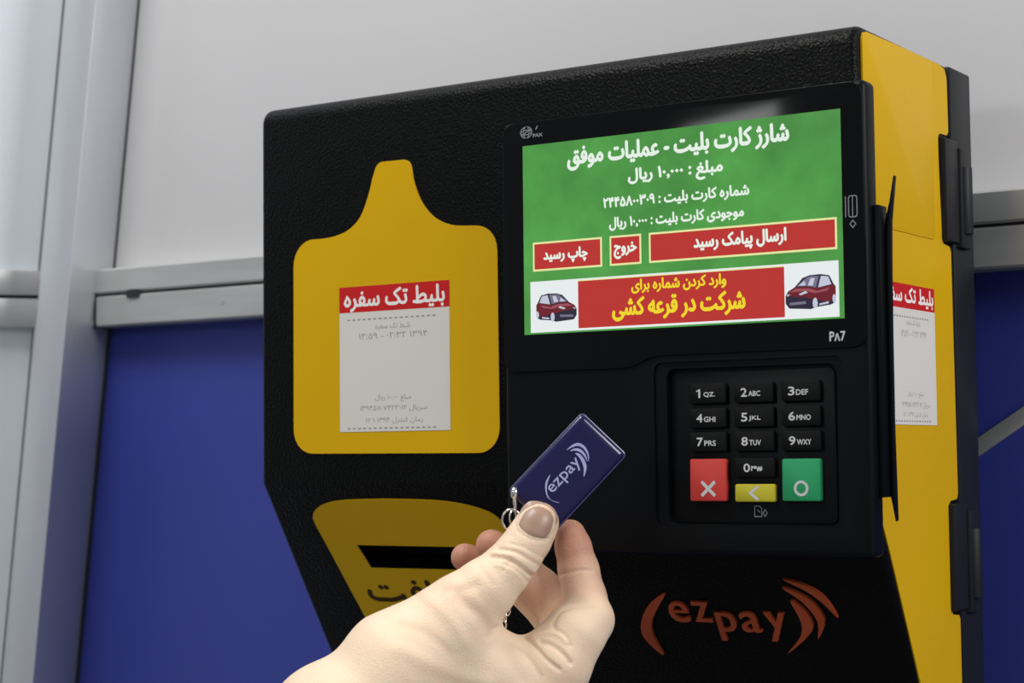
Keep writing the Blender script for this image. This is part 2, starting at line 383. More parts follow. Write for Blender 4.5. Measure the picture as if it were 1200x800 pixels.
tag(sticker(FRONT(0.0), 53.9, 123.1, 26.0, 100.0, 86.8, (57.2, 120.1, 87.2, 98.2), [
    ('بلیط تک سفره', 77, 99, 77.0, 80.6), ('۱۴:۵۹ - ۰۲:۳۲ ۱۳۹۴', 66.5, 109.5, 72.8, 75.9), ('مبلغ ۱۰,۰۰۰ ریال', 76.7, 99.3, 40.8, 44.4),
    ('سریال ۱۳۹۴۵۸۰۷۴۲۳۰۱۲', 66.9, 109.2, 35.8, 39.2), ('زمان کنترل ۱۳۹۴ ۱ ۱۲', 70.7, 106.6, 29.9, 33.0)], 0.7), 'cream paper label with a red heading on the front panel')
tag(sticker(SIDE(339.0), 20.0, 84.4, 25.2, 88.6, 77.6, (23.0, 82.5, 78.6, 87.2), [
    ('بلیط تک سفره', 48.9, 65.7, 69.6, 72.8), ('۱۴:۵۹ - ۰۲:۳۲ ۱۳۹۴', 42.5, 72.9, 64.9, 67.8), ('مبلغ ۱۰,۰۰۰ ریال', 49.0, 67.9, 37.3, 40.2),
    ('سریال ۱۳۹۴۵۸۰۷۴۲۳۰۱۲', 41.6, 76.1, 32.6, 35.6), ('زمان کنترل ۱۳۹۴ ۱ ۱۲', 43.3, 72.6, 28.4, 31.0)], 0.7), 'white paper label with a red heading on the yellow side')

# yellow side panel
sp = [(5.1, 188), (5.1, 192.7), (7, 195.6), (11, 196.6), (60, 197.2), (100, 197.2), (106, 196), (108.4, 192.5), (108.7, 188), (109.0, 166), (107, 164.2), (97, 163.8), (95.2, 162), (95.2, 150), (97.4, 113.5), (99, 111.4), (107, 110.6), (108.8, 108.5), (110.2, -7), (108.8, -9.4), (100, -10.2), (97.2, -12.6), (98.0, -60), (100, -63.2), (108, -64), (109.4, -66), (109.5, -152), (100, -153), (95.5, -156), (60.5, -97), (25.2, -31.6), (7.4, -1.8), (5.1, 2.5), (5.1, 90)]
prism('side_panel', sp, SIDE(339), -0.3, 0.6, M_YELS, K)
prism('raised_panel', [(88, 196.8)] + arc(84, 116, 4, 0, -90, 4) + [(5.3, 112), (5.3, 192), (7, 195), (11, 196), (60, 196.8), (87, 196.9)], SIDE(339), 0.5, 1.0, M_YELS, K, bevel=0.2)
for zz0, zz1 in ((112.5, 162), (-61.5, -11.5)):
    hg = box('hinge', 336, 342.6, 97, 114, zz0, zz1, M_HINGE, K, bevel=1.2)
    box('hinge_leaf', 337, 343.5, 114.5, 127, zz0 - 2, zz1 - 3, M_HINGE, hg, bevel=1.0)
    n = 14; cyl = [(342.5 + 4.0 * math.cos(2 * math.pi * i / n), 121 + 4.0 * math.sin(2 * math.pi * i / n)) for i in range(n)]
    v, f = prismd(cyl, lambda a, b, h: (a, b, h), zz0 + 5, zz1 - 12); mk('hinge_pin', v, f, M_RUB, hg, bevel=0.4)
for zz in (-26.5,):
    n = 10; mk('screw', *prismd([(334.5 + 1.0 * math.cos(2 * math.pi * i / n), zz + 1.0 * math.sin(2 * math.pi * i / n)) for i in range(n)], FRONT(16), 0, 1.4), M_HINGE, K)

# terminal housing with glass front
H = box('terminal_housing', 162.6, 347.6, -12, 0.4, -31.5, 171.5, M_BLACKS, K, bevel=3.0, segs=4)
v, f = prismd([(0.2, 1), (0.2, -31.3), (19.5, -31.3)], lambda a, b, h: (h, a, b), 163.5, 338.2); mk('housing_wedge', v, f, M_BLACKS, K)
cs = []
for (x0, x1, z0, z1, d) in ((243.5, 335, -19.2, 54.2, -10.8), (249.5, 332, -18.2, 51.2, -7.6)):
    v, f = prismd(rrect(x0, x1, z0, z1, 4), FRONT(0), -d, 15); cs.append(mk('cutter', v, f, M_BLACKS))
cut(H, cs)
gl = rrect(163.4, 346.6, 52.2, 170.6, 6, 6)
gl = [p for p in gl if not (p[0] > 300 and p[1] < 80)]
k = max(range(len(gl)), key=lambda i: (gl[i][1] < 60) * gl[i][0])
gl = gl[:k + 1] + [(228, 52.2), (233, 52.8), (238, 54.8), (243, 56.6), (248, 57.2), (341, 57.2), (345, 58.5), (346.6, 62)] + gl[k + 1:]
prism('front_glass', gl, FRONT(-12), -0.3, 0.9, M_GLASS, K, bevel=0.4)
# display, lit
GY = -12.95
D = prism('display', rect(175.0, 336.8, 69.8, 159.4), FRONT(GY), -0.05, 0.05, E_GRN, K)
PL = FRONT(GY)
def sc_rect(name, x0, x1, z0, z1, h, m_, par=D): return prism(name, rect(x0, x1, z0, z1), PL, h - 0.03, h, m_, par)
for s, x0, x1, z0, z1, bd in (('شارژ کارت بلیت - عملیات موفق', 200.1, 312.5, 145.6, 156.2, .42), ('مبلغ : ۱۰,۰۰۰ ریال', 232.5, 280.4, 135.2, 143.2, .32),
        ('شماره کارت بلیت : ۲۴۴۵۸۰۰۳۰۹', 219.2, 293.1, 125.0, 131.0, .25), ('موجودی کارت بلیت : ۱۰,۰۰۰ ریال', 222.2, 290.4, 115.7, 121.6, .25)):
    text('screen_lettering', s, x0, x1, z0, z1, PL, 0.1, E_TXT, D, bold=bd)
for x0, x1, s, t in ((180.2, 218.0, 'چاپ رسید', (186.3, 210.2, 102.7, 109.4)), (222.1, 238.7, 'خروج', (224.6, 236.2, 102.6, 109.6)), (242.7, 334.2, 'ارسال پیامک رسید', (265.7, 310.5, 102.6, 110.4))):
    sc_rect('button_border', x0, x1, 99.4, 113.1, 0.1, E_CREAM); sc_rect('screen_button', x0 + .9, x1 - .9, 100.3, 112.2, 0.15, E_RED)
    text('button_lettering', s, *t, PL, 0.2, E_TXT, D, bold=.3)
sc_rect('banner_frame', 178.6, 334.6, 70.6, 94.6, 0.1, E_WHITE)
sc_rect('banner', 204.9, 309.3, 71.6, 93.4, 0.15, E_RED); sc_rect('banner_edge', 204.9, 309.3, 93.4, 93.9, 0.15, E_CREAM)
text('banner_lettering', 'وارد کردن شماره برای', 233.5, 281.2, 86.2, 92.4, PL, 0.2, E_YEL, D, bold=.25)
text('banner_lettering', 'شرکت در قرعه کشی', 223.4, 290.2, 74.2, 84.4, PL, 0.2, E_YEL, D, bold=.42)
def car(x0, x1, z0, z1, mirror):
    bx = x1 - x0; bz = z1 - z0
    def q(pts, h, m_, nm):
        P_ = [(x0 + (1 - a if mirror else a) * bx, z0 + b * bz) for a, b in pts]
        return prismd(P_, PL, h - 0.02, h), m_
    # front three-quarter view of a small hatchback, nose to the right (mirrored: to the left)
    lay = [
        ([(.02, .30), (.02, .62), (.06, .70), (.14, .95), (.30, 1), (.52, .99), (.66, .92), (.82, .66), (.95, .55), (1, .42), (1, .2), (.93, .05), (.5, .0), (.42, .05), (.12, .1), (.03, .16)], .20, E_DK),
        ([(.02, .34), (.03, .62), (.10, .68), (.40, .60), (.55, .66), (.80, .66), (.94, .54), (.98, .42), (.80, .38), (.62, .36), (.50, .30), (.40, .30), (.30, .22), (.14, .20), (.06, .26)], .22, E_MAROON),
        ([(.10, .69), (.16, .92), (.30, .95), (.36, .62)], .22, E_LG), ([(.40, .62), (.34, .95), (.52, .96), (.62, .88), (.78, .68), (.58, .68)], .22, E_GY),
        ([(.46, .68), (.42, .90), (.50, .90), (.56, .70)], .24, E_LG), ([(.60, .70), (.62, .84), (.74, .70)], .24, E_LG),
        ([(.12, .60), (.38, .52), (.52, .60), (.78, .62), (.92, .52), (.60, .54), (.44, .46), (.2, .5)], .24, E_MAR2),
        ([(.56, .48), (.70, .42), (.74, .46), (.60, .54)], .26, E_LG), ([(.90, .46), (.97, .40), (.97, .46)], .26, E_LG),
        ([(.42 + .05 * math.cos(t), .17 + .16 * math.sin(t)) for t in [i * .6283 for i in range(10)]], .26, E_LG),
        ([(.05 + .035 * math.cos(t), .27 + .13 * math.sin(t)) for t in [i * .6283 for i in range(10)]], .26, E_LG),
        ([(.60, .16), (.92, .14), (.92, .22), (.60, .24)], .26, E_GY), ([(.16, .14), (.34, .10), (.34, .15), (.16, .2)], .26, E_LG)]
    V = []; F = []; fm = []; ms = []
    for pts, h, m_ in lay:
        (v, f), _ = q(pts, h, m_, '')
        if m_ not in ms: ms.append(m_)
        F += [tuple(i + len(V) for i in g) for g in f]; V += v; fm += [ms.index(m_)] * len(f)
    return mk('car_picture', V, F, ms, D, fm=fm)
car(181.4, 204.0, 75.2, 88.6, False); car(309.8, 333.6, 74.4, 89.2, True)
# small marks on the glass
def stroke(pts, wdt, pl, h, closed=False):
    parts = []; P_ = list(pts) + ([pts[0]] if closed else [])
    for i_, ((a, b), (c, d)) in enumerate(zip(P_[:-1], P_[1:])):
        hh_ = h + .004 * i_
        L_ = math.hypot(c - a, d - b) or 1e-6; nx, nz = -(d - b) / L_ * wdt / 2, (c - a) / L_ * wdt / 2
        ex, ez = (c - a) / L_ * wdt * .4, (d - b) / L_ * wdt * .4
        parts.append(([pl(a + nx - ex, b + nz - ez, hh_), pl(a - nx - ex, b - nz - ez, hh_), pl(c - nx + ex, d - nz + ez, hh_), pl(c + nx + ex, d + nz + ez, hh_)], [(0, 1, 2, 3)]))
    V, F, _ = joind(*parts); return V, F
def circ(cx, cz, rx, rz, n=16, a0=0, a1=360): return [(cx + rx * math.cos(math.radians(a0 + (a1 - a0) * i / n)), cz + rz * math.sin(math.radians(a0 + (a1 - a0) * i / n))) for i in range(n + (a1 - a0 < 360))]
ds = [stroke(circ(177.2, 165.8, 3.2, 2.7), .5, PL, .12, True), stroke(circ(177.2, 165.8, 1.6, 2.7), .45, PL, .12, True), stroke(circ(177.2, 165.8, 2.9, 1.1), .45, PL, .12, True),
      stroke([(174.8, 164.6), (179.6, 167.2)], .5, PL, .12), textd('PAX', 181.0, 186.2, 163.2, 164.7, PL, .12, .15), stroke([(182.6, 166.8), (183.4, 168.2)], .6, PL, .12)]
V, F, _ = joind(*ds); mk('globe_emblem', V, F, M_GREYTXT, K)
text('model_lettering', 'P\u028c7', 329.9, 337.0, 60.3, 64.3, PL, .12, M_KEYTXT, K, bold=.12)
ds = [stroke(rrect(341.6, 345.4, 112.6, 121.6, .9, 2), .45, FRONT(-12.95), .05, True), stroke([(343.4, 112.6), (343.4, 121.6)], .4, FRONT(-12.95), .05), stroke([(340.2, 112.8), (340.2, 121.4)], .45, FRONT(-12.95), .05),
      stroke([(343.4, 111.2), (344.7, 109.6), (343.4, 108.0), (342.1, 109.6)], .45, FRONT(-12.95), .05, True)]
ds = [([(x - 1.9, y, z) for x, y, z in v], f) for v, f in ds]
V, F, _ = joind(*ds); mk('card_symbol', V, F, M_GREYTXT, K)

# keypad
KP = prism('keypad', rrect(251.5, 330, -17.4, 49.6, 3), FRONT(-7.6), -0.5, 0.8, M_BLACKS, K, bevel=0.4)
KX = [(260.9, 279.0), (282.9, 302.0), (305.6, 324.0)]
KZ = [(35.3, 44.2), (24.6, 33.2), (14.1, 22.6), (2.8, 11.0)]
leg = [['1', 'QZ.', '2', 'ABC', '3', 'DEF'], ['4', 'GHI', '5', 'JKL', '6', 'MNO'], ['7', 'PRS', '8', 'TUV', '9', 'WXY']]
KF = FRONT(-8.4)
def annulus(cx, cz, ro, ri, pl, h, n=28):
    V = [pl(cx + r * math.cos(2 * math.pi * i / n), cz + r * math.sin(2 * math.pi * i / n), h) for r in (ro, ri) for i in range(n)]
    return V, [(i, (i + 1) % n, n + (i + 1) % n, n + i) for i in range(n)]
def key(x0, x1, z0, z1, m_, legs, lab=None, hh=2.6):
    v, f = prismd(rrect(x0, x1, z0, z1, .7, 2), KF, -0.4, hh)
    me_o = mk('key', v, f, m_, KP, bevel=0.45)
    V = []; F = []
    for v_, f_ in legs: F += [tuple(i + len(V) for i in g) for g in f_]; V += v_
    lo = mk('tmp', V, F, M_KEYTXT, KP)
    bm = bmesh.new(); bm.from_mesh(me_o.data); n0 = len(bm.faces); bm.from_mesh(lo.data)
    bm.faces.ensure_lookup_table()
    for q in bm.faces[n0:]: q.material_index = 1
    bm.to_mesh(me_o.data); bm.free(); me_o.data.materials.append(M_KEYTXT); bpy.data.objects.remove(lo)
    if lab: tag(me_o, lab)
    return me_o
hh = 2.6; ht = hh + .06
for r_ in range(3):
    for c_ in range(3):
        x0, x1 = KX[c_]; z0, z1 = KZ[r_]; d, l = leg[r_][2 * c_:2 * c_ + 2]; zc = (z0 + z1) / 2; xa = x0 + 3.6
        xe = xa + (0.7 if d == '1' else 2.9); xd = 1.2 if d == '1' else 0
        key(x0, x1, z0, z1, M_KEY, [stroke([(xa + .3, zc + 1.0), (xa + 1.5, zc + 1.7)], .55, KF, ht) if d == '1' else ([], []), textd(d, xa + xd, xe + xd, zc - 1.8, zc + 1.8, KF, ht, .12), textd(l, xa + 3.7, xa + 3.7 + (6.6 if l in ('MNO', 'WXY') else 5.6), zc - 1.7, zc + .55, KF, ht, .08)], 'black key marked ' + d)
x0, x1 = KX[1]
key(x0, x1, *KZ[3], M_KEY, [textd('0', 287.3, 290.2, 5.0, 8.6, KF, ht, .12), textd('?*#', 290.8, 296.2, 5.4, 7.6, KF, ht, .15)], 'black key marked 0')
key(260.7, 278.6, -7.8, 10.8, M_KRED, [stroke([(266.9, -5.0), (272.6, .4)], 1.5, KF, ht), stroke([(266.9, .4), (272.6, -5.0)], 1.5, KF, ht + .02)], 'red key with a white cross')
key(282.8, 302.0, -8.0, -0.3, M_KYEL, [stroke([(293.6, -1.6), (290.2, -4.2), (293.6, -6.7)], 1.3, KF, ht)], 'yellow key with a left arrow')
key(305.5, 323.4, -7.6, 10.6, M_KGRN, [annulus(314.4, -2.1, 3.4, 2.2, KF, ht)], 'green key with a white ring')
ds = [stroke([(291, -14.4), (291, -9.9), (293.4, -9.9), (294.4, -11), (294.4, -14.4)], .4, FRONT(-8.5), .06, True), stroke([(292.3, -11.6), (293.4, -12.4)], .4, FRONT(-8.5), .06), stroke([(297, -12.9), (296, -11.4), (295, -12.9), (296, -14.3)], .4, FRONT(-8.5), .06, True)]
V, F, _ = joind(*ds); mk('receipt_symbol', V, F, M_GREYTXT, KP)

# card swipe rail on the terminal's right edge
def at(px, py, y=0.0):
    r = ray(px, py); t = (y / 1000 - CAM[1]) / r[1]; p = CAM + t * r; return p[0] * 1000, p[2] * 1000
R_ = [at(1050.6, 206, 2), at(1048.5, 232, 2), at(1046.2, 260, 2), at(1046.3, 320, 2), at(1047.5, 400, 2), at(1049.5, 500, 2), at(1053.5, 608, 2)]
Lf = [at(1049.5, 611, -1), at(1046, 592, -1), at(1041.5, 572, -1), at(1039, 480, -1), at(1037.5, 380, -1), at(1036.5, 300, -1), at(1036.5, 260, -1), at(1042, 236, -1), at(1046.5, 206, -1)]
prism('card_swipe_rail', R_ + Lf, FRONT(0), -2, 1, M_BLACKS, K, bevel=0.4)
prism('card_swipe_slot', rect(346.5, 350.5, -6, 118), FRONT(0), -3, 6, M_BLACKS, K, bevel=0.8)

# raised company lettering on the lower front
lg = []
def crescent(pts): return prismd(spline(pts, 3), SLANT, 0, 1.8)
lg.append(crescent([(224.7, -60.4), (214.8, -66.3), (207.0, -76.7), (205.4, -86.6), (213.0, -96.5), (210.9, -86), (212.6, -77), (218.7, -68.2)]))
lg.append(crescent([(289.0, -61.5), (295.8, -68.4), (295.6, -78.0), (279.9, -91.6), (288.8, -81.6), (291.3, -73.0)]))
lg.append(crescent([(286.5, -54.5), (298.0, -60.0), (303.4, -71.1), (297.4, -82.4), (299.6, -72.6), (295.0, -62.4)]))
lg.append(crescent([(288, -50.0), (298.5, -53.0), (306.2, -59.2), (310.0, -70.0), (304.6, -62.2), (297.8, -55.8)]))
def letter(ch, x0, x1, z0, z1):
    V_, F_ = glyphs(ch); out = []
    for bd in (0, .35, -.35):
        n = len(V_); top = [SLANT(x0 + a * (x1 - x0) + bd, z0 + c * (z1 - z0), 1.6 + bd * .02) for a, c in V_]; bot = [SLANT(x0 + a * (x1 - x0) + bd, z0 + c * (z1 - z0), 0) for a, c in V_]
        cnt = {}
        for f_ in F_:
            for i in range(len(f_)):
                e = (f_[i], f_[(i + 1) % len(f_)]); key_ = tuple(sorted(e)); cnt.setdefault(key_, []).append(e)
        side = [(e[0][0], e[0][1], e[0][1] + n, e[0][0] + n) for e in cnt.values() if len(e) == 1]
        out.append((top + bot, list(F_) + side))
    V2, F2, _ = joind(*out); return V2, F2
for ch, x0, x1, z0, z1 in (('e', 224, 234, -76.5, -65), ('z', 237, 245.5, -75.8, -64.5), ('p', 248, 257.5, -86, -70), ('a', 260.5, 270, -80.5, -69.4), ('y', 273.5, 283.5, -85, -68.8)):
    lg.append(letter(ch, x0, x1, z0, z1))
for nm, dd in zip(['emblem_arc'] * 4 + ['raised_letter'] * 5, lg): mk(nm, dd[0], dd[1], M_ORANGE, K)

# ------------------------------------------------------------------ key fob (blade roughly parallel to the picture, 0.80 m from the camera)
DF = 0.806
FC = CAM + DF * ray(665.5, 553.5)
tilt = Matrix.Rotation(math.radians(-6), 3, Vector(RGT)) @ Matrix.Rotation(math.radians(4), 3, Vector(UPV))
ang = math.radians(46.6)
EA = np.array(tilt @ Vector(math.cos(ang) * RGT + math.sin(ang) * UPV)); EB = np.array(tilt @ Vector(-math.sin(ang) * RGT + math.cos(ang) * UPV)); EN = np.cross(EA, EB)
if EN @ FWD > 0: EN = -EN
SF = DF / FPX * 1000
def fl(px, py):
    dx, dy = (px - 665.5) * SF, -(py - 553.5) * SF; return dx * math.cos(ang) + dy * math.sin(ang), -dx * math.sin(ang) + dy * math.cos(ang)
def FOB(a, b, h):
    p = FC * 1000 + a * EA + b * EB + h * EN; return tuple(p)
KF_ = empty('key_fob', world(FOB(-23, 0, 0)))
tag(KF_, 'dark blue plastic key fob with silver lettering held up to the kiosk', 'key fob')
def dome(name, La, Lb, r, h0, h1, hc, m_, parent):
    # rounded plate whose top bulges like poured epoxy
    rings = []; V = []; F = []
    levels = [(0, h0), (-0.25, h0 - .2), (0, h1)] 
    levels = [(0.3, h0), (0, h0 + .2), (0, h1 - .3), (0.25, h1), (0.8, h1 + (hc - h1) * .45), (1.6, h1 + (hc - h1) * .75), (3, h1 + (hc - h1) * .95), (6, hc), (11, hc)]
    for ins, hgt in levels:
        P_ = rrect(-La + ins, La - ins, -Lb + ins, Lb - ins, max(r - ins * .6, .6), 6)
        rings.append(len(V)); V += [FOB(a, b, hgt) for a, b in P_]
    n = len(rrect(-1, 1, -1, 1, .5, 6))
    for a, b in zip(rings[:-1], rings[1:]):
        F += [(a + i, a + (i + 1) % n, b + (i + 1) % n, b + i) for i in range(n)]
    F += [tuple(range(rings[0], rings[0] + n))[::-1], tuple(range(rings[-1], rings[-1] + n))]
    o = mk(name, V, F, m_, parent, smooth=True); return o
dome('fob_rim', 23.6, 13.6, 2.2, -1.5, 0.2, 0.25, M_FOBRIM, KF_)
dome('fob_body', 22.9, 12.9, 2.0, -0.6, 0.9, 2.0, M_FOB, KF_)
hF = 2.04
ta0, tb0 = fl(648.5, 573.5); 
text('fob_lettering', 'ezpay', -11.3, 7.0, -2.9, 2.2, FOB, hF, M_FOBTXT, KF_, bold=.04)
def cres2(pts): return prismd(spline([fl(*p) for p in pts], 3), FOB, hF - .05, hF)
cr = [cres2([(644.5, 556), (641, 566), (640.5, 577), (645, 585.5), (655.5, 588.8), (649, 587.8), (641, 582.5), (638.2, 572), (639.5, 563)]),
      cres2([(663.5, 527.5), (670, 521.5), (677.5, 519), (685, 523), (689.5, 532), (689.3, 541), (688, 533), (683.5, 525.8), (677, 522.4), (670.5, 524)]),
      cres2([(667.5, 528.6), (673, 525.4), (680, 526.4), (686, 533), (687.6, 541), (684.5, 535), (679, 529.6), (673, 528)]),
      cres2([(673.5, 531), (679, 532), (684.5, 539), (687, 548), (683.5, 559), (683.6, 549), (681, 540.5), (677, 534.5)])]
V, F, _ = joind(*cr); mk('fob_arcs', V, F, M_FOBTXT, KF_)
def tube(name, pts, r, m_, parent, n=8, closed=False):
    P_ = [np.array(p, float) for p in pts]; V = []; F = []; L_ = len(P_)
    for i, p in enumerate(P_):
        t = (P_[(i + 1) % L_] - P_[i - 1]) if closed else (P_[min(i + 1, L_ - 1)] - P_[max(i - 1, 0)])
        t = t / np.linalg.norm(t); u = np.cross(t, EN); u /= np.linalg.norm(u); v_ = np.cross(t, u)
        rr = r[i] if isinstance(r, (list, tuple)) else r
        V += [tuple(p + rr * (math.cos(2 * math.pi * k_ / n) * u + math.sin(2 * math.pi * k_ / n) * v_)) for k_ in range(n)]
    for i in range(L_ if closed else L_ - 1):
        j = (i + 1) % L_; F += [(i * n + k_, i * n + (k_ + 1) % n, j * n + (k_ + 1) % n, j * n + k_) for k_ in range(n)]
    if not closed: F += [tuple(range(n))[::-1], tuple(range((L_ - 1) * n, L_ * n))]
    return mk(name, V, F, m_, parent, smooth=True)
def pt(px, py, dz):                              # dz mm nearer to the camera than 0.80 m
    return (CAM + (0.80 - dz / 1000) * ray(px, py)) * 1000
tube('connector', [pt(603.5, 571, -3), pt(603, 576, -3), pt(603, 582, -3), pt(603.5, 584, -3), pt(603.5, 590, -3), pt(604, 592, -3), pt(604, 600, -3)], [1.1, 1.7, 1.7, 1.0, 1.0, .8, .8], M_METAL, KF_, 12)
def ring(name, c, rx, ry, r, a, b, parent, n=20):
    return tube(name, [c + rx * math.cos(2 * math.pi * i / n) * a + ry * math.sin(2 * math.pi * i / n) * b for i in range(n)], r, M_METAL, parent, 8, True)
ring('split_ring', pt(599.5, 609, -3), 4.0, 4.6, .5, RGT, UPV, KF_)
ring('split_ring', pt(601, 606, -2), 2.0, 3.0, .4, RGT * .7 + FWD * .7, UPV, KF_)
for i in range(14):
    y = 622 + i * 8.5; x = 601 + 5 * math.sin(i * .35) - (i > 9) * (i - 9) * 1.5; d_ = RGT if i % 2 else FWD
    ring('chain_link', pt(x, y, -6), 1.0, 2.0, .38, d_ * .8 + RGT * .35, UPV, KF_, 12)

# ------------------------------------------------------------------ the hand, grown as one continuous surface
VX = 0.75
lo = np.array([-135.0, 62.0, -52.0]); hi = np.array([48.0, 208.0, 72.0])
ns = np.ceil((hi - lo) / VX).astype(int)
ax = [lo[i] + VX * np.arange(ns[i]) for i in range(3)]
def loc(px, py, dz): Dp = 800 - dz; return np.array([(px - 600) / FPX * Dp, (py - 400) / FPX * Dp, dz])
BIG = 30.0
def chain(nodes, k=3.0):
    """nodes: (px, py, dz, r). Union of tapered capsules blended by k."""
    d = np.full(ns, BIG, np.float32)
    for A, B in zip(nodes[:-1], nodes[1:]):
        a, b = loc(*A[:3]), loc(*B[:3]); ra, rb = A[3], B[3]; M_ = max(ra, rb) + 14
        i0 = np.clip(((np.minimum(a, b) - M_ - lo) / VX).astype(int), 0, ns); i1 = np.clip(((np.maximum(a, b) + M_ - lo) / VX).astype(int) + 1, 0, ns)
        if np.any(i1 <= i0): continue
        X = ax[0][i0[0]:i1[0], None, None]; Y = ax[1][None, i0[1]:i1[1], None]; Z = ax[2][None, None, i0[2]:i1[2]]
        ba = b - a; l2 = ba @ ba
        h = np.clip(((X - a[0]) * ba[0] + (Y - a[1]) * ba[1] + (Z - a[2]) * ba[2]) / l2, 0, 1)
        dd = np.sqrt((X - a[0] - h * ba[0]) ** 2 + (Y - a[1] - h * ba[1]) ** 2 + (Z - a[2] - h * ba[2]) ** 2) - (ra + (rb - ra) * h)
        s = (slice(i0[0], i1[0]), slice(i0[1], i1[1]), slice(i0[2], i1[2]))
        d[s] = smin(d[s], dd.astype(np.float32), k)
    return d
def smin(a, b, k):
    h = np.maximum(k - np.abs(a - b), 0) / k; return np.minimum(a, b) - h * h * k * 0.25
palm = chain([(345, 985, 44, 28), (406, 858, 32, 24.5), (467, 782, 22, 23.6), (520, 744, 17, 18.3)], 6)
palm = smin(palm, chain([(385, 850, 26, 26), (490, 850, 14, 26), (585, 822, 4, 21), (640, 812, 0, 18)], 6), 10)
palm = smin(palm, chain([(525, 752, 16, 17.5), (572, 788, 12, 18), (612, 806, 6, 20)], 6), 8)
palm = smin(palm, chain([(490, 850, -2, 24), (600, 850, -16, 22)], 6), 10)
thumb = chain([(502, 752, 19, 18), (543, 713, 18, 15.4), (569, 690, 17, 13.0), (590, 670, 15.5, 10.9), (607, 650, 14, 10.0), (620, 631, 12.5, 9.5), (629, 615, 11.5, 8.8), (631.5, 611, 11.2, 8.3)], 2)
index = chain([(618, 822, 8, 19), (650, 776, 9, 15.5), (674, 742, 7, 12.6), (690, 726, 3, 10.8)], 4)
index = smin(index, chain([(690, 726, 2, 10.4), (685, 700, -5, 9.4), (678, 668, -9, 8.8), (671.5, 640, -10, 7.8), (668.5, 626, -9.5, 6.6)], 2), 2.5)

middle = chain([(635, 815, -8, 16), (660, 760, -14, 12), (661, 722, -20, 10), (634, 690, -24, 8.8), (600, 655, -22, 7.8), (578, 640, -20, 6.6), (575, 638, -20, 6.4)], 2.5)
ringf = chain([(630, 830, -24, 16), (655, 775, -32, 10.5), (657, 738, -37, 9), (626, 700, -37, 8.2), (580, 668, -33, 7.2), (545, 653, -30, 6.4)], 2.5)
pinky = chain([(610, 840, -30, 14), (645, 790, -43, 8.5), (656, 752, -45, 7.5), (640, 715, -46, 7), (612, 690, -44, 6.2)], 2.5)
d = smin(palm, thumb, 7)
for fg, k in ((index, 5), (middle, 4), (ringf, 4), (pinky, 4)):
    # blend with the palm, touch the other fingers without fusing
    d = np.minimum(smin(palm, fg, k), smin(d, fg, 0.6))
# surface nets
def surface_nets(d):
    s = d < 0; n = np.array(d.shape) - 1
    cs_ = [s[i:i + n[0], j:j + n[1], k:k + n[2]] for i in (0, 1) for j in (0, 1) for k in (0, 1)]
    cnt = sum(c.astype(np.uint8) for c in cs_); act = (cnt > 0) & (cnt < 8)
    idx = np.argwhere(act); vid = -np.ones(act.shape, np.int64); vid[act] = np.arange(len(idx))
    acc = np.zeros((len(idx), 3)); num = np.zeros(len(idx))
    for ax_ in range(3):
        for o in [(p, q) for p in (0, 1) for q in (0, 1)]:
            c0 = [0, 0, 0]; others = [a for a in range(3) if a != ax_]; c0[others[0]], c0[others[1]] = o
            c1 = list(c0); c1[ax_] = 1
            A = idx + c0; B = idx + c1; da = d[A[:, 0], A[:, 1], A[:, 2]]; db = d[B[:, 0], B[:, 1], B[:, 2]]
            cr_ = (da < 0) != (db < 0); t = np.where(cr_, da / np.where(cr_, da - db, 1), 0)
            p = A.astype(float); p[:, ax_] += t; acc += p * cr_[:, None]; num += cr_
    V = acc / num[:, None]; F = []
    for ax_ in range(3):
        u, v_ = [(1, 2), (2, 0), (0, 1)][ax_]
        sl0 = [slice(None)] * 3; sl1 = [slice(None)] * 3; sl0[ax_] = slice(0, -1); sl1[ax_] = slice(1, None)
        e = np.argwhere(s[tuple(sl0)] != s[tuple(sl1)])
        e = e[(e[:, u] > 0) & (e[:, v_] > 0) & (e[:, u] < n[u]) & (e[:, v_] < n[v_])]
        ins = s[e[:, 0], e[:, 1], e[:, 2]]
        du = np.zeros(3, int); du[u] = 1; dv = np.zeros(3, int); dv[v_] = 1
        q = [vid[tuple((e - a_ * du - b_ * dv).T)] for a_, b_ in ((0, 0), (1, 0), (1, 1), (0, 1))]
        q = np.stack(q, 1); q[~ins] = q[~ins][:, ::-1]; F.append(q)
    return V, np.concatenate(F)
dpad = np.pad(d, 1, constant_values=5.0)
HV, HF = surface_nets(dpad)
HV = lo + (HV - 1) * VX
# light Laplacian smoothing
E_ = np.concatenate([HF[:, [0, 1]], HF[:, [1, 2]], HF[:, [2, 3]], HF[:, [3, 0]]])
deg = np.bincount(E_.ravel(), minlength=len(HV)).astype(float)
def lap(V):
    s_ = np.zeros_like(V)
    for c in range(3):
        s_[:, c] = np.bincount(E_[:, 0], V[E_[:, 1], c], len(V)) + np.bincount(E_[:, 1], V[E_[:, 0], c], len(V))
    return s_ / deg[:, None]
for _ in range(5): HV = HV + 0.5 * (lap(HV) - HV)
def normals(V):
    nrm = np.cross(V[HF[:, 2]] - V[HF[:, 0]], V[HF[:, 3]] - V[HF[:, 1]]); out = np.zeros_like(V)
    for k_ in range(4):
        for c in range(3): out[:, c] += np.bincount(HF[:, k_], nrm[:, c], len(V))
    return out / (np.linalg.norm(out, axis=1)[:, None] + 1e-9)
NRM = normals(HV)
if np.sum(NRM * (HV - HV.mean(0))) < 0: NRM = -NRM; HF = HF[:, ::-1]
Dp = 800 - HV[:, 2]; PX = 600 + FPX * HV[:, 0] / Dp; PY = 400 + FPX * HV[:, 1] / Dp
front = np.clip(NRM[:, 2] * 3, 0, 1)
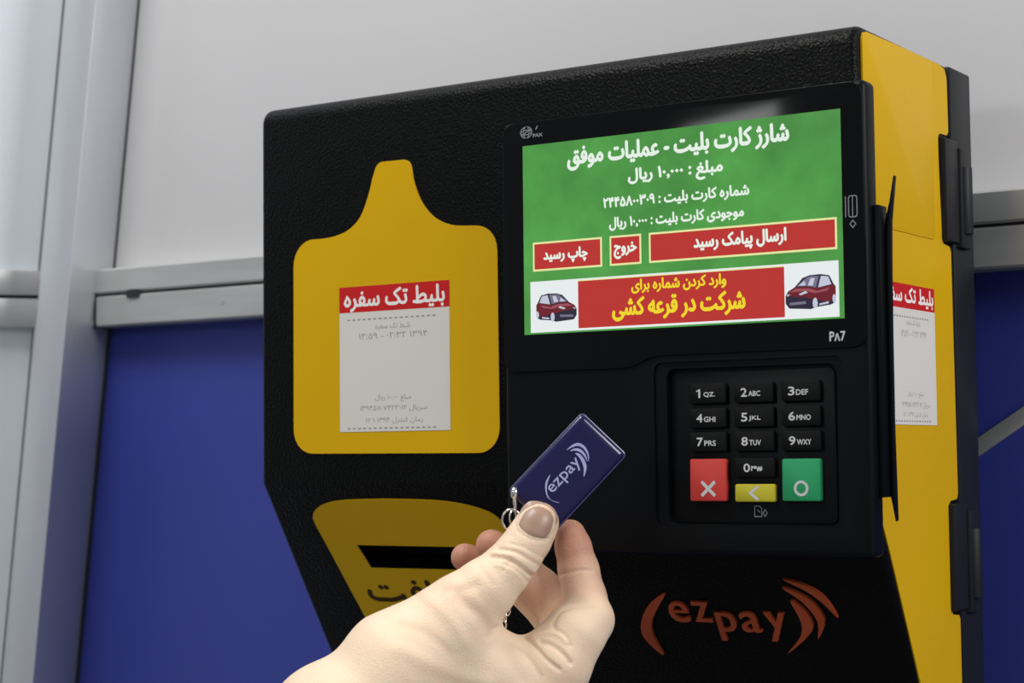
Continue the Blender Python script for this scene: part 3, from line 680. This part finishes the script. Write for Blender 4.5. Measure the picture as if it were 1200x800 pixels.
# creases and folds of the skin: (points on the skin, width, depth; negative = raised fold, nearest dz, farthest dz)
creases = [
    ([(574, 652), (590, 654), (606, 662), (620, 673), (627, 677)], 1.9, .75, 5, 40), ([(585, 643), (603, 646), (620, 655), (634, 664)], 1.7, .55, 5, 40),
    ([(590, 660), (605, 668), (616, 678), (622, 684)], 1.6, .5, 5, 40), ([(597, 637), (612, 640), (630, 650), (640, 655)], 1.4, .3, 5, 40),
    ([(580, 648), (597, 650), (613, 659), (626, 669)], 1.8, -.35, 5, 40), ([(580, 662), (598, 666), (610, 676)], 1.6, -.3, 5, 40),
    ([(607, 622), (618, 629), (630, 633), (641, 632)], 1.5, .35, 5, 40), ([(604, 618), (605, 605), (612, 594)], 1.3, .3, 5, 40), ([(642, 631), (651, 620), (653, 607)], 1.3, .3, 5, 40),
    ([(634, 752), (646, 755), (660, 766), (668, 776)], 2.6, 1.0, 0, 40), ([(625, 745), (640, 741), (655, 744), (664, 752)], 2.4, -.7, 0, 40),
    ([(648, 731), (652, 738), (662, 744), (668, 756)], 1.8, .6, 0, 40), ([(594, 736), (612, 744), (628, 758), (640, 772), (655, 784)], 2.2, .8, 0, 40),
    ([(650, 728), (656, 718), (668, 712), (684, 711), (698, 712)], 1.6, .5, -6, 40), ([(598, 752), (614, 764), (625, 778), (634, 792)], 2.0, .35, 0, 40),
    ([(653, 674), (664, 671), (680, 668), (692, 668)], 1.6, .35, -20, 10), ([(583, 735), (578, 742), (572, 746)], 2.2, .7, 0, 40),
    ([(563, 664), (570, 672), (578, 684)], 2.5, .25, 5, 40), ([(538, 700), (550, 711), (564, 722), (574, 736)], 7, 1.1, 5, 60), ([(520, 690), (540, 690), (556, 686)], 5, .5, 5, 60), ([(596, 757), (604, 776), (612, 796)], 6, .6, 0, 60), ([(470, 760), (520, 785), (570, 800)], 8, -.7, 5, 60),
    ([(500, 700), (520, 716), (536, 736), (545, 752)], 6, -.5, 5, 60), ([(470, 730), (500, 742), (530, 766)], 5, .35, 5, 60), ([(600, 655), (589, 668)], 1.3, .3, 5, 40)]
disp = np.zeros(len(HV)); red = np.zeros(len(HV))
for pts, wd, dp, z0_, z1_ in creases:
    P_ = np.array(spline(pts, 4, closed=False)); best = np.full(len(HV), 1e9)
    for A, B in zip(P_[:-1], P_[1:]):
        ba = B - A; h = np.clip(((PX - A[0]) * ba[0] + (PY - A[1]) * ba[1]) / (ba @ ba), 0, 1)
        best = np.minimum(best, np.hypot(PX - A[0] - h * ba[0], PY - A[1] - h * ba[1]))
    msk = np.exp(-(best / (wd * 1.2)) ** 2) * front * (HV[:, 2] > z0_) * (HV[:, 2] < z1_)
    disp -= 1.15 * dp * msk
    if dp > 0: red = np.maximum(red, msk * 0.12)
HV = HV + NRM * disp[:, None]
# redness near the finger tips, plus painted shade on the fingers behind the thumb
for (x, y, z, r) in ((575, 640, -20, 110), (545, 655, -30, 100), (666, 630, -9, 95), (684, 690, -9, 62), (634, 690, -24, 60), (661, 722, -20, 50), (640, 606, 11, 26)):
    c = loc(x, y, z); red = np.maximum(red, 0.95 * np.exp(-np.sum((HV - c) ** 2, 1) / (r * .367 * .62) ** 2))
P3 = CAM[None] * 1000 + RGT[None] * HV[:, :1] - UPV[None] * HV[:, 1:2] + FWD[None] * (800 - HV[:, 2:3])
hand = empty('hand', world(tuple(pt(480, 800, 10)))); tag(hand, 'pale right hand pinching the blue key fob between thumb and index finger', 'hand')
me = bpy.data.meshes.new('skin'); me.from_pydata([world(p) for p in P3], [], [tuple(int(i) for i in q) for q in HF[:, ::-1]])
at_ = me.attributes.new('blush_shade', 'FLOAT', 'POINT'); at_.data.foreach_set('value', red.astype(np.float32))
me.polygons.foreach_set('use_smooth', [True] * len(me.polygons)); me.update()
M_SKIN = mat('skin', (0.78, 0.60, 0.43), 0.5, spec=0.3, sss=0.35, bump=(1300, 0.6, 0.00045))
nt = M_SKIN.node_tree; p = nt.nodes['Principled BSDF']
an = nt.nodes.new('ShaderNodeAttribute'); an.attribute_name = 'blush_shade'
nz = nt.nodes.new('ShaderNodeTexNoise'); nz.inputs['Scale'].default_value = 45; nz.inputs['Detail'].default_value = 3
g = nt.nodes.new('ShaderNodeNewGeometry'); nt.links.new(g.outputs['Position'], nz.inputs['Vector'])
m1 = nt.nodes.new('ShaderNodeMix'); m1.data_type = 'RGBA'; m1.inputs['A'].default_value = (0.87, 0.71, 0.50, 1); m1.inputs['B'].default_value = (0.82, 0.58, 0.42, 1); nt.links.new(nz.outputs['Fac'], m1.inputs['Factor'])
m2 = nt.nodes.new('ShaderNodeMix'); m2.data_type = 'RGBA'; nt.links.new(an.outputs['Fac'], m2.inputs['Factor']); nt.links.new(m1.outputs['Result'], m2.inputs['A']); m2.inputs['B'].default_value = (0.46, 0.185, 0.115, 1)
nt.links.new(m2.outputs['Result'], p.inputs['Base Color'])
me.materials.append(M_SKIN); sk = link('skin', me, hand)
# thumbnail laid on the skin
sel = (front > 0.05) & (HV[:, 2] > 4) & (np.hypot(PX - 629, PY - 611) < 45)
QX, QY, QZ = PX[sel], PY[sel], HV[sel, 2]
axn = np.array([.43, -.90]); pr2 = np.array([.90, .43]); cN = np.array([630.0, 609.0]); V = []; F = []
nu, nv = 16, 14
for i in range(nu + 1):
    for j in range(nv + 1):
        u = -1 + 2 * i / nu; v_ = -1 + 2 * j / nv
        # square grid mapped to a rounded nail outline
        x = u * math.sqrt(1 - v_ * v_ / 2 * .75); y = v_ * math.sqrt(1 - u * u / 2 * .95)
        q = cN + pr2 * x * 23.0 + axn * y * 21.5
        wts = np.exp(-((QX - q[0]) ** 2 + (QY - q[1]) ** 2) / 8.0); z = (wts @ QZ) / (wts.sum() + 1e-9)
        edge = max(abs(u), abs(v_)); z += 0.42 - 0.5 * max(0, edge - .8) / .2
        Dq = 800 - z; V.append(tuple(CAM * 1000 + RGT * (q[0] - 600) / FPX * Dq - UPV * (q[1] - 400) / FPX * Dq + FWD * Dq))
for i in range(nu):
    for j in range(nv):
        a = i * (nv + 1) + j; F.append((a, a + 1, a + nv + 2, a + nv + 1))
nl = mk('thumbnail', V, F, M_NAIL, hand, smooth=True)
